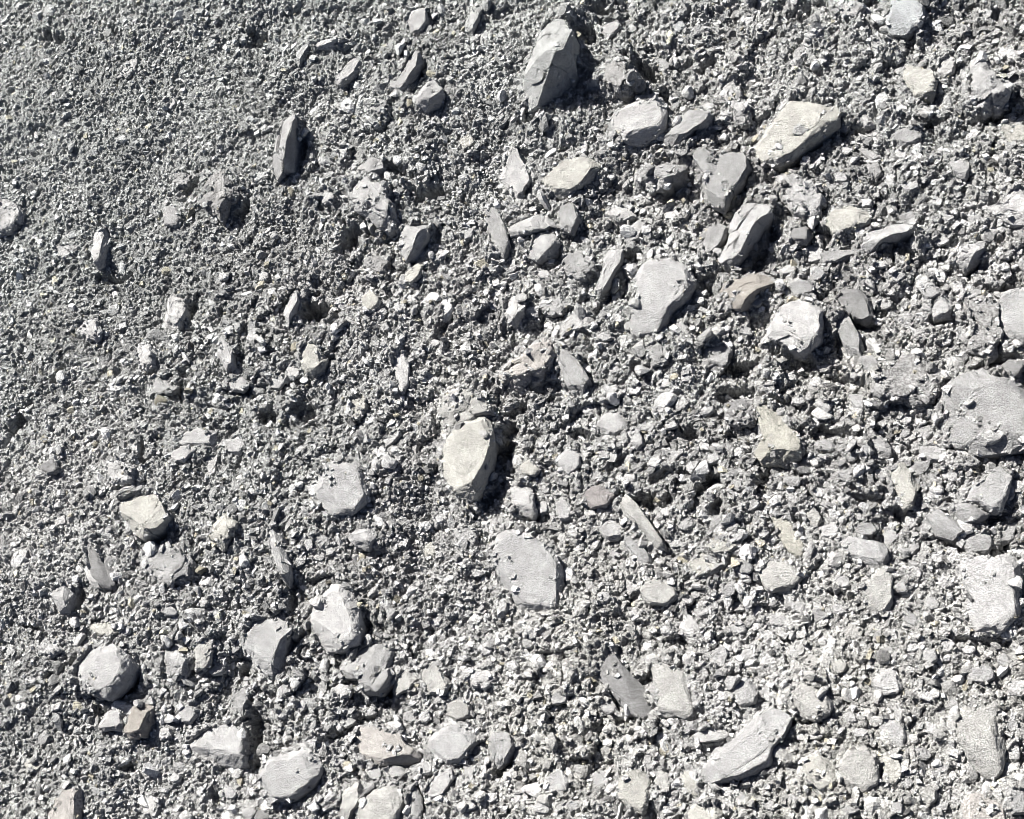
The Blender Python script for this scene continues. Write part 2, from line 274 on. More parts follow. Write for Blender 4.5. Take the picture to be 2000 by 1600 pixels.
R("1248,1150 1275,1128 1311,1139 1328,1165 1301,1182 1263,1177", .3, 'creamgrey', 'r', .2)
R("1213,1125 1240,1118 1246,1145 1225,1162", .35, 'white', 'a', .2)
R("1318,970 1341,958 1353,975 1331,992", .4, 'pale', 'a', .3)
R("1478,800 1500,788 1526,814 1552,840 1567,870 1562,897 1531,908 1489,908 1473,886 1489,860 1484,830", .45, 'yellow', 'a', .3, 'yellowish jagged stone', 'jagged yellowish cream stone with rough grit on its right half')
R("1418,792 1448,780 1480,792 1478,830 1450,838 1422,822", .45, 'slate', 'b', .4)
R("1688,855 1720,849 1742,875 1740,896 1704,887", .45, 'grey', 'a', .4)
R("1793,832 1815,827 1827,842 1813,857 1796,851", .4, 'pale', 'r', .2)
R("1793,870 1820,864 1847,885 1840,904 1815,903 1799,889", .45, 'pale', 'r', .3, 'rounded stone under the largest boulder', 'rounded pale stone tucked lower left of the largest boulder')
R("1738,920 1765,903 1782,930 1795,950 1787,992 1765,998 1743,970", .5, 'cream', 'a', .3, 'upright cream stone', 'upright cream stone with small black shadow below its foot, right side')
R("1863,900 1885,889 1917,905 1906,917 1868,914", .4, 'grey', 'a', .3)
R("1888,962 1925,938 1950,910 1977,923 1968,965 1957,1001 1937,1004 1908,988 1885,980", .45, 'pale', 'r', .2, 'pale split boulder', 'large pale split boulder over a curved black crack, lower right', 'boulder')
R("1858,990 1882,984 1905,992 1933,1006 1910,1024 1880,1022 1863,1006", .5, 'grey', 'r', .4, None, 'smooth rounded grey stone forming the lower lip of the pale split boulder')
R("1810,1010 1835,998 1867,1020 1884,1040 1861,1057 1829,1047", .5, 'grey', 's', .3)
R("1876,1060 1895,1043 1927,1037 1942,1060 1927,1087 1893,1084", .45, 'grey', 'a', .3)
R("1946,1028 1965,1010 1988,1014 1983,1051 1959,1061", .4, 'grey', 'a', .3)
R("1508,1010 1530,1003 1552,1035 1573,1070 1562,1090 1539,1076 1518,1045", .25, 'yellow', 'a', .1, 'narrow yellowish stone', 'narrow flat stone with yellow and cream stain, lower right of centre')
R("1569,1000 1590,988 1607,1015 1591,1032 1573,1021", .4, 'creamgrey', 'r', .2)
R("1603,1030 1630,1020 1642,1040 1626,1057 1603,1051", .4, 'white', 'a', .2)
R("1663,1026 1695,1018 1714,1035 1701,1049 1668,1042", .4, 'grey', 's', .3)
R("1633,1055 1660,1050 1727,1064 1738,1090 1727,1113 1690,1102 1649,1082", .35, 'pale', 'r', .3, 'cracked pale stone', 'broad cracked pale stone right of the narrow yellowish stone, lower right')
R("1873,1100 1910,1091 1940,1097 1965,1079 1993,1110 1998,1150 1988,1201 1961,1243 1908,1248 1887,1221 1892,1170 1878,1130", .35, 'white', 'r', .2, 'big white boulder', 'big white boulder with flecked face close to the right edge, lower part', 'boulder')
R("1688,1145 1715,1113 1742,1119 1743,1180 1726,1203 1693,1192", .35, 'creamgrey', 'r', .2)
R("1478,1120 1500,1098 1546,1100 1568,1130 1546,1152 1504,1157", .35, 'creamgrey', 'r', .2)
R("138,1320 153,1285 185,1261 216,1256 246,1274 273,1310 257,1336 226,1373 189,1357 153,1342", .45, 'pale', 'r', .3, 'large speckled pale boulder', 'large speckled pale boulder with a slanting black shadow, lower left', 'boulder')
R("318,1265 345,1243 370,1265 374,1295 367,1322 334,1327 313,1300", .4, 'pale', 'b', .3)
R("379,1260 410,1243 422,1265 412,1307 383,1312", .35, 'creamgrey', 'b', .2)
R("173,1222 205,1213 242,1223 230,1243 193,1246", .3, 'cream', 'b', .2)
R("188,1421 215,1388 241,1383 246,1405 239,1427 204,1428", .45, 'white', 'a', .3, None, 'white angular stone touching the left side of the tan one, lower left')
R("262,1385 285,1368 307,1385 307,1405 286,1442 256,1442 246,1422", .5, 'orange', 'a', .4, 'small tan stone', 'small tan brown stone with a black shadow, lower left')
R("363,1446 390,1423 450,1412 477,1440 485,1502 440,1500 383,1482", .42, 'pale', 'a', .5, 'flat-topped grey block', 'flat-topped pale grey block with a tall black shadow on its right end, lower left', 'block')
R("348,1385 375,1373 387,1395 371,1417 349,1406", .4, 'pale', 'r', .3)
R("301,1425 330,1418 337,1440 309,1450", .35, 'white', 'b', .2)
R("48,1490 68,1476 87,1490 76,1512 54,1510", .3, 'cream', 'b', .2)
R("93,1592 115,1563 140,1538 162,1544 163,1580 157,1630 88,1630", .35, 'peach', 'a', .3, 'pinkish tan wedge', 'pinkish tan wedge cut off by the bottom edge, lower left corner')
R("73,1265 100,1253 122,1270 101,1287", .3, 'pale', 'b', .2)
R("449,1345 475,1338 485,1370 471,1402 453,1380", .4, 'grey', 'a', .4)
R("273,1570 295,1548 314,1565 307,1597 279,1597", .35, 'white', 'b', .2)
R("603,1195 618,1160 650,1136 682,1149 702,1185 711,1230 708,1264 670,1275 639,1273 613,1245", .42, 'white', 'r', .25, 'big white bell-shaped stone', 'big bright white bell-shaped stone with dark rim on its right, lower left half')
R("478,1216 510,1198 551,1203 572,1235 562,1266 557,1312 541,1328 514,1312 488,1280 476,1245", .4, 'pale', 'a', .3, 'tapering pale stone', 'pale grey stone tapering to a blunt lower tip, left of the bell-shaped one')
R("663,1316 690,1279 720,1261 761,1259 778,1290 772,1331 746,1358 714,1352 704,1331 679,1327", .42, 'grey', 's', .3, 'grey folded rock', 'grey rock with folded vertical grain below the bell-shaped white stone')
R("650,1350 665,1336 692,1345 687,1362 659,1367", .4, 'white', 'r', .3)
R("768,1351 780,1319 800,1304 817,1330 801,1352 773,1361", .45, 'creamgrey', 'a', .3)
R("828,1305 845,1293 883,1335 872,1365 844,1362 828,1335", .35, 'creamgrey', 'a', .3)
R("908,1320 935,1303 967,1309 972,1330 951,1347 919,1342", .4, 'white', 'b', .2)
R("688,1451 703,1419 740,1423 777,1434 793,1455 823,1470 817,1490 790,1500 750,1495 708,1487", .42, 'peach', 'r', .3, 'broad pinkish cream stone', 'broad pinkish cream stone with a black rim, near the bottom')
R("838,1456 849,1429 885,1418 922,1429 938,1450 907,1487 880,1495 849,1482", .4, 'pale', 'r', .2, 'smooth grey hump', 'smooth pale grey humped stone right of the pinkish cream one')
R("863,1376 890,1363 917,1374 922,1401 885,1408 866,1396", .35, 'creamgrey', 'r', .2)
R("798,1501 830,1488 850,1491 847,1511 820,1517", .4, 'pale', 'a', .3)
R("828,1546 850,1514 880,1500 888,1520 867,1552 839,1562", .4, 'white', 'a', .3)
R("513,1510 533,1480 580,1463 622,1473 634,1500 617,1536 581,1563 544,1568 523,1541", .35, 'pale', 'r', .2, 'wide pale stone at the bottom', 'wide pale rounded stone near the bottom edge, left half')
R("603,1575 620,1564 630,1580 616,1590", .45, 'white', 'r', .2)
R("663,1571 673,1545 700,1528 714,1550 702,1576 681,1603 663,1592", .45, 'creamgrey', 'a', .2)
R("703,1581 733,1545 770,1533 792,1559 790,1590 762,1625 712,1625", .4, 'creamgrey', 'r', .2, 'cracked stone at the bottom edge', 'cream grey cracked stone cut off by the bottom edge, left of the middle')
R("796,1556 812,1533 824,1560 824,1596 800,1612", .4, 'pale', 'r', .3)
R("718,1503 738,1497 750,1512 738,1524 720,1520", .4, 'pale', 'a', .2)
R("757,1505 768,1497 779,1506 774,1520 759,1518", .45, 'pale', 'a', .2)
R("958,1441 985,1428 1012,1455 1002,1482 974,1503 963,1475", .45, 'grey', 's', .5)
R("904,1494 925,1499 927,1530 911,1527", .4, 'pale', 'a', .3)
R("1122,1265 1160,1243 1192,1264 1217,1300 1247,1330 1272,1360 1283,1387 1255,1403 1223,1387 1193,1346 1153,1311", .22, 'slate', 's', .1, 'striped grey slab', 'long striped dark grey slab slanting down right, lower middle', 'flat_stone')
R("1268,1304 1300,1298 1337,1319 1352,1350 1360,1403 1347,1410 1320,1398 1287,1400 1286,1370 1282,1335", .42, 'creamgrey', 'r', .3, 'cream shell-shaped stone', 'cream shell-shaped stone at the lower end of the striped slab')
R("1073,1361 1095,1344 1110,1349 1107,1371 1079,1377", .35, 'pale', 'r', .2)
R("1168,1365 1190,1358 1204,1385 1186,1397 1171,1392", .35, 'pale', 'a', .2)
R("1373,1500 1400,1470 1440,1440 1470,1408 1510,1383 1543,1399 1542,1426 1512,1461 1502,1492 1451,1518 1400,1533 1372,1527", .38, 'pale', 's', .3, 'large smooth ridge stone', 'large smooth grey ridge-like boulder slanting up right near the bottom', 'boulder')
R("1348,1441 1380,1418 1410,1420 1427,1438 1395,1447 1358,1452", .35, 'white', 's', .2)
R("1208,1535 1218,1505 1240,1500 1270,1519 1267,1556 1256,1593 1228,1576 1208,1555", .32, 'cream', 'r', .1, 'smooth cream oval', 'smooth cream oval stone near the bottom edge, right of the middle')
R("1068,1520 1095,1503 1112,1525 1107,1547 1073,1547", .35, 'pale', 'r', .2)
R("1153,1510 1185,1503 1187,1535 1176,1552 1158,1536", .35, 'pale', 'a', .2)
R("1328,1510 1350,1503 1372,1545 1356,1562 1336,1536", .35, 'cream', 's', .2)
R("1324,1220 1345,1198 1362,1212 1355,1238 1332,1240", .35, 'white', 'r', .2)
R("1384,1285 1410,1258 1422,1275 1413,1302 1392,1302", .35, 'pale', 'a', .2)
R("1428,1340 1455,1323 1482,1345 1477,1372 1450,1382 1433,1366", .4, 'pale', 'r', .2)
R("1278,1525 1290,1503 1312,1514 1307,1547 1284,1547", .35, 'creamgrey', 'a', .2)
R("1343,1590 1360,1568 1400,1563 1412,1590 1385,1625 1348,1625", .35, 'cream', 'r', .2)
R("1528,1336 1550,1323 1591,1338 1624,1369 1623,1396 1596,1409 1564,1397 1538,1370", .42, 'creamgrey', 'r', .3, 'cream bean-shaped stone', 'cream bean-shaped stone with dark curve below, lower right')
R("1703,1336 1720,1303 1746,1309 1767,1335 1757,1354 1719,1358", .4, 'white', 'a', .2, 'white wedge with thin dark rim', 'small bright white wedge with a thin dark rim, lower right')
R("1548,1430 1580,1423 1612,1430 1601,1442 1558,1444", .4, 'white', 's', .3)
R("1568,1490 1600,1473 1632,1500 1635,1531 1605,1548 1578,1521", .35, 'cream', 'r', .2)
R("1638,1511 1653,1470 1690,1458 1712,1490 1718,1531 1691,1551 1653,1542", .38, 'creamgrey', 'r', .2, 'rounded cream stone', 'rounded cream grey stone with dark underside near the bottom, right half')
R("1724,1480 1750,1473 1764,1510 1746,1537 1727,1521", .35, 'cream', 'r', .2)
R("1863,1410 1885,1383 1920,1378 1952,1410 1963,1450 1958,1512 1930,1523 1898,1492 1872,1450", .38, 'creamgrey', 'r', .2, 'tall speckled boulder', 'tall speckled grey and cream boulder in the lower right corner area', 'boulder')
R("1878,1570 1893,1553 1930,1553 1962,1580 1974,1625 1890,1625", .4, 'peach', 'r', .2, 'pinkish stone in the corner', 'smooth pinkish cream stone cut off by the bottom edge, lower right corner')
R("1968,1540 2030,1533 2030,1590 1975,1592", .35, 'grey', 'a', .2)
R("1798,1275 1825,1268 1832,1290 1816,1300 1796,1291", .45, 'pale', 'r', .2)
R("1888,1311 1905,1298 1936,1304 1943,1325 1921,1337 1893,1329", .45, 'pale', 'r', .2)
R("1788,1551 1800,1528 1827,1540 1832,1561 1810,1577", .4, 'creamgrey', 'r', .2)
R("1713,1410 1745,1398 1772,1430 1762,1462 1734,1441", .35, 'pale', 's', .2)
R("1963,1330 2030,1323 2030,1362 1973,1357", .35, 'white', 'a', .2)
# smaller stones: centre, length, width, angle (clockwise), colour
def S(x, y, l, w, a, col='grey', h=.4):
    rnd = random.Random(int(x*7+y*13)); n = rnd.choice([6, 7, 8]); P = []
    for k in range(n):
        t = 2*math.pi*(k+rnd.uniform(-.25, .25))/n; r = rnd.uniform(.85, 1.15)
        u, v = l/2*math.cos(t)*r, w/2*math.sin(t)*r; b = math.radians(a)
        P.append((x+u*math.cos(b)-v*math.sin(b), y+u*math.sin(b)+v*math.cos(b)))
    ROCKS.append(dict(pts=P, h=h, col=col, st=rnd.choice('aaarb'), tilt=.25, lm=None, label=None, name='pebble' if max(l, w) < 27 else 'stone'))
for q in """770,165,22,16,0,g 1032,275,22,16,20,g 975,355,16,12,0,w 1140,285,16,30,0,p 1170,262,18,14,20,g 1385,205,24,18,0,p 1495,60,18,14,0,p 1590,75,34,14,-30,p
1560,105,40,18,-50,g 1715,85,20,16,0,g 1840,90,26,20,0,g 1960,100,24,18,0,p 1900,260,34,16,-30,p 1835,300,22,18,0,g 1650,290,28,20,10,p 1760,300,28,20,0,p 1640,345,32,22,10,p
1710,375,22,14,40,g 1625,365,26,20,0,g 1740,340,24,16,-20,p 1830,390,28,18,10,p 1895,395,34,16,-15,p 1690,395,26,20,0,p 1960,340,26,18,30,g 1950,300,26,18,0,p 1850,430,26,20,0,g
1840,470,30,20,-20,p 1720,520,34,16,-10,p 1755,545,28,18,-20,g 1940,450,24,18,0,g 1965,500,22,16,0,p 1930,545,26,18,10,g 1870,560,28,20,-30,p 1900,578,44,16,-20,p 1730,590,28,22,0,p
1770,620,26,20,0,g 1740,645,30,22,0,p 1790,650,24,18,10,g 1850,660,24,20,0,p 1860,700,24,20,0,p 1700,665,26,18,-20,p 1715,625,20,14,0,w 1610,715,36,22,-20,g 1540,735,34,22,10,p
1500,760,28,22,0,g 1480,745,20,16,20,p 1560,780,30,24,0,p 1595,745,24,20,0,p 1610,790,34,24,30,p 1590,820,28,18,0,p 1655,820,34,20,20,g 1680,830,24,18,0,p 1770,815,28,20,-20,p
1765,840,26,24,80,g 1610,870,44,26,10,g 1660,890,34,26,20,g 1590,900,24,18,60,w 1550,940,36,24,0,g 1650,930,36,26,0,g 1690,915,24,16,0,w 1770,898,22,20,0,w 1830,960,30,20,20,p
1850,930,26,18,20,p 1600,960,30,22,0,p 1550,975,26,18,20,g 1820,970,22,16,0,g 1970,960,24,34,0,p 1975,900,26,26,0,p 1780,1015,24,26,0,p 1740,1045,30,36,20,p 1780,1070,32,24,-20,p
1590,1085,34,28,-20,p 1645,1135,34,26,10,p 1600,1120,26,22,0,p 1830,1090,34,20,20,p 1790,1120,28,22,0,g 1850,1140,40,28,30,p 1760,1150,28,22,20,g 1820,1180,30,22,30,p 1780,1210,34,22,40,g
1560,1185,30,24,0,p 1600,1200,34,26,0,g 1640,1190,28,22,10,p 1520,1210,36,26,0,p 1670,1235,34,30,0,c 1620,1250,30,22,-20,c 1740,1240,30,26,0,p 1780,1265,30,24,10,p 1850,1260,26,30,0,w
1740,1275,30,24,20,p 1890,1270,30,20,0,p 1640,1300,34,26,0,c 1590,1290,30,24,0,c 1550,1280,26,20,0,p 1500,1290,28,22,0,p 1460,1280,34,24,-40,p 1840,1330,34,24,20,p 1960,1290,30,26,0,p
1860,1375,28,22,20,g 1810,1360,32,22,20,p 1700,1385,34,24,10,c 1660,1400,34,22,20,c 1680,1430,30,20,0,c 1700,1450,34,20,20,g 1820,1420,34,20,40,p 1800,1470,36,24,20,g 1840,1500,30,24,0,p
1980,1470,24,40,-10,p 1975,1420,26,26,0,g 1770,1530,26,20,0,g 1750,1580,30,22,0,p 1660,1580,36,26,0,p 1600,1580,34,24,0,c 1550,1560,30,22,0,g 1500,1570,34,26,20,p 1450,1560,32,24,0,p
1840,1575,30,24,0,p 1420,1545,26,20,0,p 1300,1580,30,22,0,p 1180,1580,30,24,0,c 1120,1575,30,22,0,g 1060,1580,30,24,0,p 1010,1560,26,20,0,p 960,1560,30,22,0,p 920,1575,30,24,0,w
1130,1500,24,18,0,g 1320,1470,36,24,-10,c 1290,1440,28,20,0,p 1340,1425,26,18,0,g 1410,1360,26,20,0,p 1490,1350,30,24,0,p 1500,1240,28,20,0,p 1440,1225,34,26,20,p 1390,1180,36,26,10,p
1340,1170,30,22,0,g 1440,1180,30,22,10,p 1480,1190,28,20,0,w 1300,1230,28,20,0,p 1240,1200,30,26,40,w 1180,1170,28,22,0,p 1150,1140,20,24,0,g 1110,1120,22,30,0,w 1160,1060,26,20,0,p
1120,1040,26,20,0,c 1150,1005,28,20,0,p 1065,955,24,18,0,g 1060,990,22,26,0,p 1080,855,26,18,0,g 1055,880,22,16,0,p 1145,795,28,20,-20,p 1195,760,34,24,0,p 1240,760,28,20,-10,p
1200,720,24,18,0,g 1300,745,26,20,0,p 1330,790,30,20,-20,g 1290,800,26,20,0,g 1340,740,24,16,0,g 1380,800,34,20,-20,p 1310,830,26,20,0,p 1270,835,24,18,0,g 1375,870,26,18,10,p
1390,895,30,22,0,p 1440,880,24,18,-30,p 1460,900,26,24,0,p 1410,905,20,18,0,w 1320,890,26,20,0,g 1280,905,28,20,-20,p 1180,890,26,20,20,g 1165,930,24,18,-40,g 1230,930,26,20,0,p
1340,1020,34,28,0,g 1300,1000,24,20,-40,p 1440,950,30,20,30,g 1470,985,28,22,0,p 1430,1030,26,18,0,g 1490,1040,28,20,0,g 1455,1110,30,24,20,g 1320,1060,26,20,0,p 930,1120,22,18,0,p
860,1010,26,20,0,k 780,1060,22,18,0,g 640,1075,22,18,0,g 760,1110,24,18,-20,p 880,1130,20,16,0,p 1200,1080,24,18,0,g 800,1190,24,18,0,g 850,1215,26,24,0,p 930,1210,26,20,0,p
950,1270,28,22,0,p 870,1260,24,18,0,g 1000,1300,24,18,0,p 1040,1240,22,18,0,g 470,1170,22,18,0,p 400,1180,24,18,0,g 330,1195,40,22,10,p 60,1330,28,20,0,g 40,1380,26,18,0,p
110,1380,26,20,-30,p 80,1440,24,34,20,g 590,1380,30,20,-40,p 610,1450,28,20,-20,g 640,1420,24,16,-40,g 560,1350,24,18,0,g 550,1395,22,18,0,p 170,1450,20,16,0,g 340,1520,28,20,0,p
450,1550,34,26,20,p 490,1590,30,22,0,p 210,1580,28,20,0,g 920,1430,20,26,0,w 720,1390,24,18,0,g 800,1400,30,24,0,g 830,1400,24,30,10,p 1145,885,20,16,0,g 1480,590,22,16,0,g
1415,640,28,18,0,p 1455,645,34,18,10,g 1540,525,34,18,-20,p 1350,455,22,16,0,p 1310,420,26,18,0,p 1330,640,30,22,10,p 1210,625,30,18,10,p 1180,660,34,20,0,g 1060,530,26,20,0,g
860,500,26,20,-20,p 880,600,20,16,0,p 750,640,24,18,0,g 850,670,20,16,0,c 820,690,28,20,0,c 640,780,20,16,0,p 440,545,20,16,0,p 515,540,24,20,0,p 495,660,22,20,0,c""".split():
    a = q.split(','); S(float(a[0]), float(a[1]), float(a[2]), float(a[3]), float(a[4]), {'g': 'grey', 'p': 'pale', 'w': 'white', 'c': 'creamgrey', 'k': 'pink'}[a[5]])
# ------------------------------------------------------------------ materials
def stone_mat(name, c1, c2, speck, bump=0.6, dark=0.35, streak=False, attr=False):
    mt = bpy.data.materials.new(name); mt.use_nodes = True; t = mt.node_tree; N = t.nodes; L = t.links
    bs = N['Principled BSDF']; bs.inputs['Roughness'].default_value = 0.85
    bs.inputs['Specular IOR Level'].default_value = 0.25
    tc = N.new('ShaderNodeTexCoord'); src = tc.outputs['Object']
    if not attr:
        oi = N.new('ShaderNodeObjectInfo'); ad = N.new('ShaderNodeVectorMath'); ad.operation = 'ADD'
        cm = N.new('ShaderNodeCombineXYZ'); mu = N.new('ShaderNodeMath'); mu.operation = 'MULTIPLY'; mu.inputs[1].default_value = 50
        L.new(oi.outputs['Random'], mu.inputs[0]); L.new(mu.outputs[0], cm.inputs[0]); L.new(mu.outputs[0], cm.inputs[2])
        L.new(src, ad.inputs[0]); L.new(cm.outputs[0], ad.inputs[1]); src = ad.outputs[0]
    if streak:
        mp = N.new('ShaderNodeMapping'); mp.inputs['Scale'].default_value = (1, 5, 1); mp.inputs['Rotation'].default_value = (0, 0, math.radians(35))
        L.new(src, mp.inputs[0]); s2 = mp.outputs[0]
    else: s2 = src
    def noise(sc, det, s): 
        n = N.new('ShaderNodeTexNoise'); n.inputs['Scale'].default_value = sc; n.inputs['Detail'].default_value = det
        n.inputs['Roughness'].default_value = 0.65; L.new(s, n.inputs['Vector']); return n.outputs['Fac']
    def ramp(f, a, b, ca, cb):
        r = N.new('ShaderNodeValToRGB'); r.color_ramp.elements[0].position = a; r.color_ramp.elements[1].position = b
        r.color_ramp.elements[0].color = (*ca, 1); r.color_ramp.elements[1].color = (*cb, 1); L.new(f, r.inputs[0]); return r.outputs[0]
    def mix(f, a, b, mode='MIX'):
        x = N.new('ShaderNodeMix'); x.data_type = 'RGBA'; x.blend_type = mode
        if isinstance(f, float): x.inputs[0].default_value = f
        else: L.new(f, x.inputs[0])
        for s, v in ((6, a), (7, b)):
            if isinstance(v, tuple): x.inputs[s].default_value = (*v, 1)
            else: L.new(v, x.inputs[s])
        return x.outputs[2]
    col = ramp(noise(45, 5, s2), .38, .62, c1, c2)
    sp = ramp(noise(speck, 3, src), .43, .55, (dark,)*3, (1.15,)*3)
    col = mix(0.85, col, sp, 'MULTIPLY')
    if attr:
        at_ = N.new('ShaderNodeAttribute'); at_.attribute_name = 'tone'
        col = mix(1.0, col, at_.outputs['Color'], 'MULTIPLY')
    L.new(col, bs.inputs['Base Color'])
    h1 = noise(400, 6, s2); b = N.new('ShaderNodeBump'); b.inputs['Strength'].default_value = bump; b.inputs['Distance'].default_value = 0.006
    L.new(h1, b.inputs['Height']); L.new(b.outputs[0], bs.inputs['Normal'])
    return mt
def sm(n, c, sp=600, bump=.9, dark=.3, streak=False):
    return stone_mat(n, tuple(v*.80 for v in c), tuple(v*1.06 for v in c), sp, bump, dark, streak)
MT = {'grey': sm('grey stone', (.375, .377, .374), 620, 1.0, .28), 'pale': sm('pale stone', (.42, .422, .418), 620, .9, .30), 'white': sm('white stone', (.475, .475, .468), 580, .9, .36),
 'cream': sm('cream stone', (.455, .452, .418), 560, .9, .3), 'creamgrey': sm('cream grey stone', (.425, .424, .405)), 'yellow': sm('yellow stone', (.435, .427, .38), 560, .9),
 'orange': sm('orange brown stone', (.43, .405, .37), 560, .9, .3, True), 'peach': sm('peach stone', (.435, .418, .395), 560), 'pink': sm('pink stone', (.40, .378, .37), 560, .9, .3, True),
 'green': sm('greenish stone', (.385, .395, .388)), 'blue': sm('bluish stone', (.40, .418, .424)), 'slate': sm('dark grey stone', (.325, .326, .325), 540, .9, .35, True),
 'dirt': sm('crusted grit', (.33, .33, .325), 380, 1.0, .35)}
G_MAT = stone_mat('ground grit', (.46,.462,.458), (.59,.592,.585), 600, 1.3, .10, attr=True)
P_MAT = stone_mat('loose grit', (.42,.422,.418), (.54,.542,.537), 600, 1.0, .25, attr=True)

def radial(th, P):            # distance from the centre to the outline along each direction
    d = np.stack([np.cos(th), np.sin(th)], 1); r = np.full(len(th), 1e-4)
    for k in range(len(P)):
        a = P[k]; e = P[(k+1) % len(P)]-a
        den = d[:, 0]*e[1]-d[:, 1]*e[0]; den = np.where(np.abs(den) < 1e-12, 1e-12, den)
        t = (a[0]*e[1]-a[1]*e[0])/den; s = (a[0]*d[:, 1]-a[1]*d[:, 0])/den
        ok = (t > 0) & (s >= -1e-6) & (s <= 1+1e-6)
        r = np.where(ok, np.maximum(r, t), r)
    return r

# ------------------------------------------------------------------ ground sheet: real relief down to a millimetre and a half
def plates(x, y, sc, seed, slope):
    """broken plates: every cell is a small tilted facet at its own height, so neighbours meet in sharp steps"""
    wx = x/sc+.35*noise2(x/sc*1.7, y/sc*1.7, seed+3); wy = y/sc+.35*noise2(x/sc*1.7+9, y/sc*1.7, seed+4)
    ix = np.floor(wx); iy = np.floor(wy); best = np.full(x.shape, 9.0, np.float32); out = np.zeros(x.shape, np.float32)
    for a in (-1, 0, 1):
        for b in (-1, 0, 1):
            cx = ix+a; cy = iy+b
            dx = wx-(cx+.1+.8*_h(cx, cy, 1, seed)); dy = wy-(cy+.1+.8*_h(cx, cy, 2, seed)); d = dx*dx+dy*dy
            h = _h(cx, cy, 3, seed)-.5+slope*((_h(cx, cy, 4, seed)-.5)*dx+(_h(cx, cy, 5, seed)-.5)*dy)-.9*d
            k = d < best; best = np.where(k, d, best); out = np.where(k, h, out)
    return out
def relief(x, y):            # calm fine grit at the upper left, rough and broken in the middle and right, calmer at the lower right
    c = coarse(x, y); k = np.clip(1.05+1.1*y-.25*np.abs(x-.3)+.8*fbm2(x+4, y+4, .3, 2, 66), .3, 1.15)
    return np.clip(c*k+.28, .42, 1)
def full(x, y):
    c = relief(x, y)
    z = low(x, y)
    z = z + (0.008+0.012*c)*fbm2(x+1, y+4, 0.075, 2, 41)
    z = z + (0.002+0.014*c*c)*plates(x, y, 0.042, 11, 1.6)
    z = z + (0.0015+0.0055*c*c)*plates(x, y, 0.018, 12, 1.6)
    z = z + (0.0032+0.0020*c)*plates(x, y, 0.0085, 13, 1.6)
    z = z + 0.0042*plates(x, y, 0.0045, 14, 1.0)
    for (px, py, a, b, ang, dep), (cx, cy) in zip(PITS, PITC):
        k = (np.abs(x-cx) < (a+b)*PX*1.8) & (np.abs(y-cy) < (a+b)*PX*1.8)
        if not k.any(): continue
        dx = x[k]-cx; dy = y[k]-cy; t = -math.radians(ang); u = dx*math.cos(t)+dy*math.sin(t); v = -dx*math.sin(t)+dy*math.cos(t)
        wob = 1+1.1*noise2(x[k]/0.014, y[k]/0.014, px)+.6*noise2(x[k]/0.005, y[k]/0.005, px)
        r = np.sqrt((u/(a*PX))**2+(v/(b*PX))**2)*wob
        z[k] -= dep*PX*1.15*np.exp(-(r**4))
    return z
q = at([p[0] for p in PITS], [p[1] for p in PITS]); PITC = [(v[0], v[1]) for v in q]
def axis(lo, hi, step, far):
    core = np.arange(lo, hi, step); g = [0]; s = step
    while g[-1] < far: s *= 1.16; g.append(g[-1]+s)
    g = np.array(g[1:]); return np.concatenate([(lo-g)[::-1], core, core[-1]+g])
gx = axis(-1.14, 0.92, 0.0016, 9.0); gy = axis(-0.78, 1.0, 0.0016, 9.0)
X, Y = np.meshgrid(gx, gy); nx, ny = len(gx), len(gy)
Xf, Yf = X.ravel(), Y.ravel()
Z = full(Xf, Yf)
def mesh_from(name, co, tris=None, quads=None, mat=None, smooth=False):
    me = bpy.data.meshes.new(name); F = tris if tris is not None else quads; k = F.shape[1]
    me.vertices.add(len(co)); me.vertices.foreach_set('co', np.asarray(co, np.float32).ravel())
    me.loops.add(F.size); me.loops.foreach_set('vertex_index', F.astype(np.int32).ravel())
    me.polygons.add(len(F)); me.polygons.foreach_set('loop_start', np.arange(0, F.size, k, dtype=np.int32))
    me.update(calc_edges=True)
    me.polygons.foreach_set('use_smooth', np.full(len(F), smooth))
    if mat: me.materials.append(mat)
    return me
def tone_attr(me, rgb):
    a = me.attributes.new('tone', 'FLOAT_COLOR', 'POINT'); c = np.ones((len(rgb), 4), np.float32); c[:, :3] = rgb
    a.data.foreach_set('color', c.ravel())
def link(name, me, **kw):
    o = bpy.data.objects.new(name, me); scene.collection.objects.link(o)
    for k, v in kw.items(): o[k] = v
    return o
def tint(x, y):               # slightly cool grit at the upper left, faint cream grit at the lower right
    c = np.clip(0.1-0.55*x+0.9*y+0.7*fbm2(x+7, y+3, .3, 2, 91), 0, 1)[:, None]
    w = np.clip(-0.1+0.6*x-0.9*y+1.2*fbm2(x+1, y+6, .2, 2, 95), 0, 1)[:, None]
    b = (1+0.25*fbm2(x, y, .12, 3, 99)+.07*np.clip(.3*x-.9*y, -.3, 1))[:, None]
    return b*((1-c*.9)+c*.9*np.array([.96, 1.0, .995]))*((1-w)+w*np.array([1.03, 1.025, .995]))
